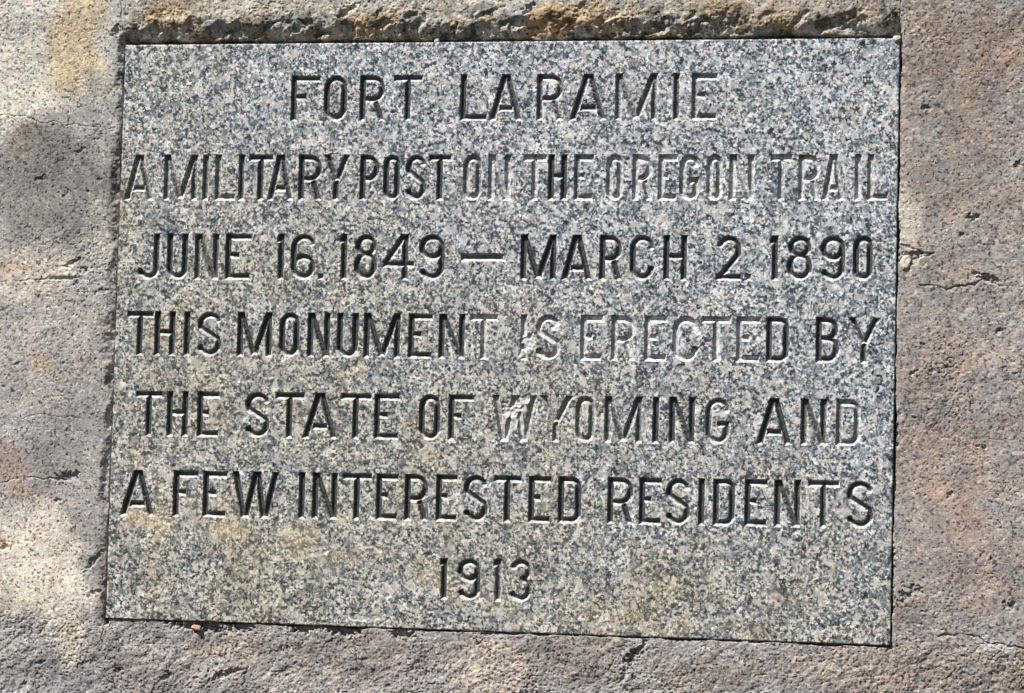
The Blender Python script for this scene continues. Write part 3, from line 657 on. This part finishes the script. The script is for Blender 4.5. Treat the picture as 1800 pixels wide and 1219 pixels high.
def glyph(ch, w, h, s):
    """centre lines of the cuts; 'o' = open ends cut square, 'c' = closed"""
    e = s*1.6
    mid = .53*h
    if ch == 'E': return [('o', [(s, -e), (s, h+e)]), ('o', [(0, h-s), (w, h-s)]), ('o', [(0, s), (w*.97, s)]), ('o', [(0, mid), (w*.56, mid)])]
    if ch == 'F': return [('o', [(s, -e), (s, h+e)]), ('o', [(0, h-s), (w, h-s)]), ('o', [(0, mid), (w*.54, mid)])]
    if ch == 'T': return [('o', [(w/2, -e), (w/2, h)]), ('o', [(0, h-s), (w, h-s)])]
    if ch == 'I': return [('o', [(w/2, -e), (w/2, h+e)])]
    if ch == 'L': return [('o', [(s, -e), (s, h+e)]), ('o', [(0, s), (w, s)])]
    if ch == 'H': return [('o', [(s, -e), (s, h+e)]), ('o', [(w-s, -e), (w-s, h+e)]), ('o', [(s, mid), (w-s, mid)])]
    if ch == 'A':
        k = (w/2-s)/h
        return [('o', [(s-k*e, -e), (w/2+k*e*.3, h+e)]), ('o', [(w-s+k*e, -e), (w/2-k*e*.3, h+e)]), ('o', [(w*.28, .27*h), (w*.72, .27*h)])]
    if ch == 'M': return [('o', [(s, -e), (s, h+e)]), ('o', [(w-s, -e), (w-s, h+e)]), ('o', [(s*.8, h+e*.5), (w/2, h*.04)]), ('o', [(w-s*.8, h+e*.5), (w/2, h*.04)])]
    if ch == 'N': return [('o', [(s, -e), (s, h+e)]), ('o', [(w-s, -e), (w-s, h+e)]), ('o', [(s*.8, h+e*.5), (w-s*.8, -e*.5)])]
    if ch == 'W':
        return [('o', [(s-.6, h+e), (w*.29, -e*.6)]), ('o', [(w*.29, -e*.6), (w*.53, h+e*.5)]), ('o', [(w*.53, h+e*.5), (w*.70, -e*.6)]), ('o', [(w*.70, -e*.6), (w-s+.6, h+e)])]
    if ch == 'Y': return [('o', [(s*.8, h+e), (w/2, .42*h)]), ('o', [(w-s*.8, h+e), (w/2, .42*h)]), ('o', [(w/2, -e), (w/2, .46*h)])]
    rx = w/2-s
    if ch in 'O0':
        ry = min(rx*1.15, h*.25)
        p = arc(w/2, h-s-ry, rx, ry, 0, 180) + arc(w/2, s+ry, rx, ry, 180, 360)
        return [('c', p + [p[0]])]
    ry = min(rx*1.05, h*.24)
    if ch == 'U': return [('o', [(s, h+e)] + arc(w/2, s+ry, rx, ry, 180, 360) + [(w-s, h+e)])]
    if ch == 'J':
        r2 = (w-2*s)/2
        return [('o', [(w-s, h+e)] + arc(w/2, s+r2*.95, r2, r2*.95, 0, -165) )]
    if ch == 'C': return [('o', [(w-s, .70*h)] + arc(w/2, h-s-ry, rx, ry, 5, 180) + arc(w/2, s+ry, rx, ry, 180, 350) + [(w-s*.9, .33*h)])]
    if ch == 'G': return [('o', [(w-s, .74*h)] + arc(w/2, h-s-ry, rx, ry, 5, 180) + arc(w/2, s+ry, rx, ry, 180, 360) + [(w-s, .47*h)]), ('o', [(w*.48, .43*h), (w, .43*h)])]
    if ch == 'S':
        r1 = .205*h; r2 = .215*h
        return [('o', arc(w/2, h-s-r1, rx*.95, r1, 15, 205) + arc(w/2, s+r2, rx, r2, 28, -165))]
    if ch == 'D':
        r = min(w*.32, h*.16)
        return [('o', [(s, -e), (s, h+e)]), ('o', [(s, h-s)] + arc(w-s-r, h-s-r, r, r, 90, 0, 8) + arc(w-s-r, s+r, r, r, 0, -90, 8) + [(s, s)])]
    if ch in 'PR':
        r = min((h*.5-s)/2, w*.5); yb = .47*h
        bowl = [(s, h-s)] + arc(w-s-r-(1 if ch == 'R' else 0), (h-s+yb)/2, r, (h-s-yb)/2, 90, -90) + [(s, yb)]
        out = [('o', [(s, -e), (s, h+e)]), ('o', bowl)]
        if ch == 'R': out.append(('o', [(w*.58, .47*h), (w-s*.75, -e*.6)]))
        return out
    if ch == 'B':
        yb = .53*h; r = min((h-s-yb)/2, w*.5)
        return [('o', [(s, -e), (s, h+e)]),
                ('o', [(s, h-s)] + arc(w-s-r-1.5, (h-s+yb)/2, r, (h-s-yb)/2, 90, -90) + [(s, yb)]),
                ('o', [(s, yb)] + arc(w-s-r, (s+yb)/2, r, (yb-s)/2, 90, -90) + [(s, s)])]
    if ch == '1': return [('o', [(w-s, -e), (w-s, h+e*.3)]), ('o', [(w-s, h-1), (s*.3, h*.80)])]
    if ch == '9':
        r1 = .25*h-s*.5; p = arc(w/2, h-s-r1, rx, r1, 0, 360, 28)
        r2 = .2*h
        return [('c', p), ('o', [(w-s, h-s-r1)] + arc(w/2, s+r2, rx, r2, 0, -160))]
    if ch == '6':
        r1 = .25*h-s*.5; p = arc(w/2, s+r1, rx, r1, 0, 360, 28); r2 = .22*h
        return [('c', p), ('o', [(s, s+r1)] + arc(w/2, h-s-r2, rx, r2, 180, 15))]
    if ch == '8':
        r1 = .22*h-s*.5; r2 = .28*h-s*.5
        return [('c', arc(w/2, h-s-r1, rx*.88, r1, 0, 360, 28)), ('c', arc(w/2, s+r2, rx, r2, 0, 360, 28))]
    if ch == '4': return [('o', [(w*.70, -e), (w*.70, h+e)]), ('o', [(w*.70, h+e*.2), (s*.6, .34*h)]), ('o', [(0, .345*h), (w, .345*h)])]
    if ch == '2':
        r1 = .25*h
        return [('o', arc(w/2, h-s-r1, rx, r1, 165, -35) + [(s*.9, s*.6)]), ('o', [(0, s), (w, s)])]
    if ch == '3':
        r1 = .24*h-s*.5; r2 = .27*h-s*.5
        return [('o', arc(w/2, h-s-r1, rx*.9, r1, 165, -80)), ('o', arc(w/2, s+r2, rx, r2, 80, -160))]
    if ch == '.': return [('o', [(0, h/2), (w, h/2)])]
    if ch == '-': return [('o', [(0, h/2), (w, h/2)])]
    raise ValueError(ch)

def stroke_inset(X, Z, kind, pts, s):
    """how far (mm) a point lies inside the cut of half width s round a centre line"""
    best = np.full(X.shape, -1e3)
    n = len(pts)-1
    for k in range(n):
        (x0, z0), (x1, z1) = pts[k], pts[k+1]
        dx, dz = x1-x0, z1-z0; ln = math.hypot(dx, dz)
        if ln < 1e-6: continue
        a = ((X-x0)*dx+(Z-z0)*dz)/ln
        perp = np.abs((X-x0)*dz-(Z-z0)*dx)/ln
        over = np.maximum(np.maximum(-a, a-ln), 0)
        ins = s - np.hypot(perp, over)
        if kind == 'o' and k == 0: ins = np.where(a < s*1.2, np.minimum(s-perp, a), ins)
        if kind == 'o' and k == n-1: ins = np.where(a > ln-s*1.2, np.minimum(ins if n == 1 else s-perp, ln-a), ins)
        if kind == 'o' and n == 1: ins = np.minimum(s-perp, np.minimum(a, ln-a))
        best = np.maximum(best, ins)
    return best

step = 0.78
px_ = np.linspace(-W2, W2, int(2*W2/step)+1); pz_ = np.linspace(0, H, int(H/step)+1)
# crowd the outermost lines so the arris is crisp
PX, PZ = np.meshgrid(px_, pz_)
py, pxn = PX.shape
rel = 0.10*noise(PX, PZ, 5.5, 81) + 0.07*noise(PX, PZ, 2.8, 82) + .25*noise(PX, PZ, 160, 83)
inset_all = np.full(PX.shape, -1.0); lid = np.zeros(PX.shape, np.int32); paint = np.zeros(PX.shape); cutw = np.zeros(PX.shape); ageing = np.zeros(PX.shape)
edge_wob = .35*noise(PX, PZ, 6, 84) + .25*noise(PX, PZ, 3.2, 85)
D_CUT, WALL_W = 5.2, 4.0
letters = []                                              # (line no, char)
for li, (text, row) in enumerate(LINES):
    for (ch, x0, x1, z0, z1, p) in row:
        letters.append((li, ch)); n_id = len(letters)
        m = 3
        i0, i1 = np.searchsorted(px_, (x0-m, x1+m)); j0, j1 = np.searchsorted(pz_, (z0-m, z1+m))
        wx = PX[j0:j1, i0:i1]-x0; wz = PZ[j0:j1, i0:i1]-z0; w, h = x1-x0, z1-z0
        s = S
        if ch in '-.': s = h/2
        ins = np.full(wx.shape, -1e3)
        for kind, pts in glyph(ch, w, h, s): ins = np.maximum(ins, stroke_inset(wx, wz, kind, pts, s))
        ins = np.minimum(ins, np.minimum(wz, h-wz)); ins = np.minimum(ins, np.minimum(wx+.8, w+.8-wx))
        ins = ins + edge_wob[j0:j1, i0:i1]
        tgt = inset_all[j0:j1, i0:i1]; win = ins > np.maximum(tgt, 0)
        tgt[win] = ins[win]; lid[j0:j1, i0:i1][win] = n_id; paint[j0:j1, i0:i1][win] = p
        fresh = 1-p
        ageing[j0:j1, i0:i1][win] = fresh
depth = np.where(lid > 0, D_CUT*np.clip(inset_all/WALL_W, 0, 1)**0.92, 0)
depth *= 1 + .10*noise(PX, PZ, 7, 86)
# chips, scars and the worn arris of the slab
scar_lit = np.zeros(PX.shape)
for (cx, cz, rx, rz, ang, dep, wgt) in SCARS:
    c, s = math.cos(math.radians(ang)), math.sin(math.radians(ang))
    u = ((PX-cx)*c+(PZ-cz)*s)/rx; v = (-(PX-cx)*s+(PZ-cz)*c)/rz
    d = np.hypot(u, v) + .5*noise(PX, PZ, 12, 87) + .25*noise(PX, PZ, 5, 88)
    k = sstep(1.1, .5, d)
    scar_lit = np.maximum(scar_lit, wgt*k)
    depth = np.maximum(depth*(1-.75*k), dep*k*(1+.5*noise(PX, PZ, 5, 89)))
    paint = paint*(1-k)
border = np.minimum(np.minimum(PX+W2, W2-PX), np.minimum(PZ, H-PZ))
bn = 1.4 + 1.3*np.clip(noise(PX, PZ, 22, 90)+.5*noise(PX, PZ, 8, 91), -.5, 1.2)
bevel = np.where(border < bn, (1-border/np.maximum(bn, .1))**2*bn*1.1, 0)
face_y = depth + bevel - rel*(lid == 0)
# paint: stays on the floor and flanks of the cuts, washed off the sills that face the rain
gz, gx = np.gradient(face_y, pz_, px_)
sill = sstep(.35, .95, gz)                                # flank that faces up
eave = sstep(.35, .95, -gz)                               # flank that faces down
sun_flank = sstep(.35, .95, -gx)*(1-sill)*(1-eave)              # flank that faces left, to the sun; worn paint thinned to look lit
pa = np.where(lid > 0, .12 + .80*paint, 0)*sstep(.5, 1.9, inset_all)
pa = np.where(lid > 0, pa - 1.0*sill*(1-.15*sstep(.9, 1.0, paint)) - .12*sun_flank, 0)
pa = np.where((lid > 0) & (paint < .05), 0, pa)
cut_pale = np.where(lid > 0, np.clip((.10+.25*(1-paint))*sstep(.0, .8, inset_all) + (.35+.4*(1-paint))*sill, 0, 1), 0)  # bare cut stone; sills paled further to look sunlit
scar_lit = np.maximum(scar_lit, cut_pale)
flank_shade = np.where(lid > 0, np.clip(.55+.5*noise(PX, PZ, 28, 92), 0, 1)*np.maximum(eave, .8*sstep(.35, .95, gx)*(1-sill)), 0)  # shade put into the colour of flanks turned from the sun
streak = np.zeros(PX.shape)
for pts, wd, a in STREAKS:
    d = seg_dist(PX + 14*noise(PX, PZ, 70, 96), PZ + 18*noise(PX, PZ, 90, 97) + 6*noise(PX, PZ, 24, 98), pts)
    streak = np.maximum(streak, a*sstep(1, .1, d/wd)*np.clip(.55+.8*noise(PX, PZ, 60, 99)+.4*noise(PX, PZ, 18, 100), 0, 1))
film = np.clip(.14 + .95*sstep(520, -520, PX*.8 + 1.3*(PZ-H*.5) - 120*noise(PX, PZ, 210, 93)) + .2*noise(PX, PZ, 60, 94), 0, 1)
pco = np.stack([PX, face_y, PZ], -1).reshape(-1, 3)
pid = np.arange(pxn*py).reshape(py, pxn)
pq = np.stack([pid[:-1, :-1], pid[:-1, 1:], pid[1:, 1:], pid[1:, :-1]], -1).reshape(-1, 4)
lf = lid.ravel()[pq].max(1)
ex = {'paint': pa.ravel(), 'scar_lit': scar_lit.ravel(), 'flank_shade': flank_shade.ravel(), 'film': film.ravel(), 'streak': streak.ravel()}

plaque = empty('granite_plaque', (0, 0, 0))
tag(plaque, 'speckled grey granite plaque engraved FORT LARAMIE and 1913, set in the stone wall', 'plaque')
c_, f_, e_, used = sub_mesh(np.nonzero(lf == 0)[0], pq, pco, ex)
lut = np.full(pxn*py, -1); lut[used] = np.arange(len(used))
rimc, rimf, n0 = [], [], len(c_)
for ids, flip in ((pid[0, :], False), (pid[-1, :], True), (pid[:, 0], True), (pid[:, -1], False)):
    b = n0 + sum(len(r) for r in rimc); n = len(ids)
    back = pco[ids].copy(); back[:, 1] = 60.0; rimc.append(back)
    k = np.arange(n-1); f = np.stack([lut[ids[:-1]], b+k, b+k+1, lut[ids[1:]]], -1)
    rimf.append(f[:, ::-1] if flip else f)
nb = n0 + sum(len(r) for r in rimc)
backf = np.array([(nb, nb+3, nb+2, nb+1)]); backc = np.array([(-W2, 60, 0), (W2, 60, 0), (W2, 60, H), (-W2, 60, H)], float)
allc = np.vstack([c_] + rimc + [backc]); allf = np.vstack([f_] + rimf + [backf])
pad = len(allc)-n0
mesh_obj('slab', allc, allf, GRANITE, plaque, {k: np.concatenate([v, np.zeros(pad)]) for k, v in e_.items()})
kinds = {'.': 'full_stop', '-': 'dash'}
order = np.argsort(lf, kind='stable'); starts = np.searchsorted(lf[order], np.arange(1, len(letters)+2))
line_objs = []
for li, (text, row) in enumerate(LINES):
    lo = empty('inscription_line', (0, 0, 0)); lo.parent = plaque
    tag(lo, 'engraved line reading ' + text)
    line_objs.append(lo)
for n, (li, ch) in enumerate(letters):
    sel = order[starts[n]:starts[n+1]]
    c_, f_, e_, _ = sub_mesh(sel, pq, pco, ex)
    name = kinds.get(ch, 'digit' if ch.isdigit() else 'letter')
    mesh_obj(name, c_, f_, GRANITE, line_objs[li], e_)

# ------------------------------------------------------------------ loose chips of stone caught in the joint
def chip(loc, size, seed, mat, label, rot=0.0):
    bm = bmesh.new(); bmesh.ops.create_icosphere(bm, subdivisions=3, radius=1.0)
    rnd = random.Random(seed); planes = []
    for _ in range(9):
        v = Vector((rnd.gauss(0, 1), rnd.gauss(0, 1), rnd.gauss(0, 1))).normalized(); planes.append((v, rnd.uniform(.62, .92)))
    for v in bm.verts:                                     # knock flat facets off the ball
        for nrm, d in planes:
            k = v.co.dot(nrm)
            if k > d: v.co -= nrm*(k-d)*.9
        v.co *= 1 + .16*mnoise.noise(v.co*1.7 + Vector((seed, 0, 0))) + .10*mnoise.noise(v.co*4.5 + Vector((0, seed, 0))) + rnd.uniform(-.02, .02)
        v.co = Vector((v.co.x*size[0], v.co.y*size[1], v.co.z*size[2]))*.001
    me = bpy.data.meshes.new('stone_chip'); bm.to_mesh(me); bm.free()
    me.materials.append(mat)
    o = bpy.data.objects.new('stone_chip', me); C.objects.link(o)
    o.location = (loc[0]*.001, loc[2]*.001, loc[1]*.001); o.rotation_euler = (0, rot, 0)
    tag(o, label, 'stone chip', 'stone chips caught in the joint')
    return o
CREAM = pebble_material('cream chip', (.42, .36, .28), (.66, .60, .50))
PINK = pebble_material('pinkish chip', (.36, .20, .13), (.52, .34, .25))
GREY = pebble_material('grey chip', (.20, .19, .18), (.40, .39, .37))
chip((612.7, 560.1, 4.0), (9, 7, 12), 3, CREAM, 'cream stone chip wedged in the joint at the right edge of the plaque beside 1890', .3)
chip((-452.7, -10.0, 1.5), (10, 6, 5), 5, PINK, 'pinkish stone chip lying in the joint below the bottom left of the plaque', .2)
chip((595.8, 891.7, 1.0), (6.5, 6, 6), 7, CREAM, 'small cream stone chip at the top right corner of the plaque', .5)
chip((-101.5, 895.5, 3.0), (4, 4, 4.5), 9, CREAM, 'tiny pale round chip in the top joint above the T of FORT', .1)
chip((543.3, 889.7, 1.0), (5, 5, 5), 11, GREY, 'small grey stone chip on the top edge of the plaque near its right corner', .7)
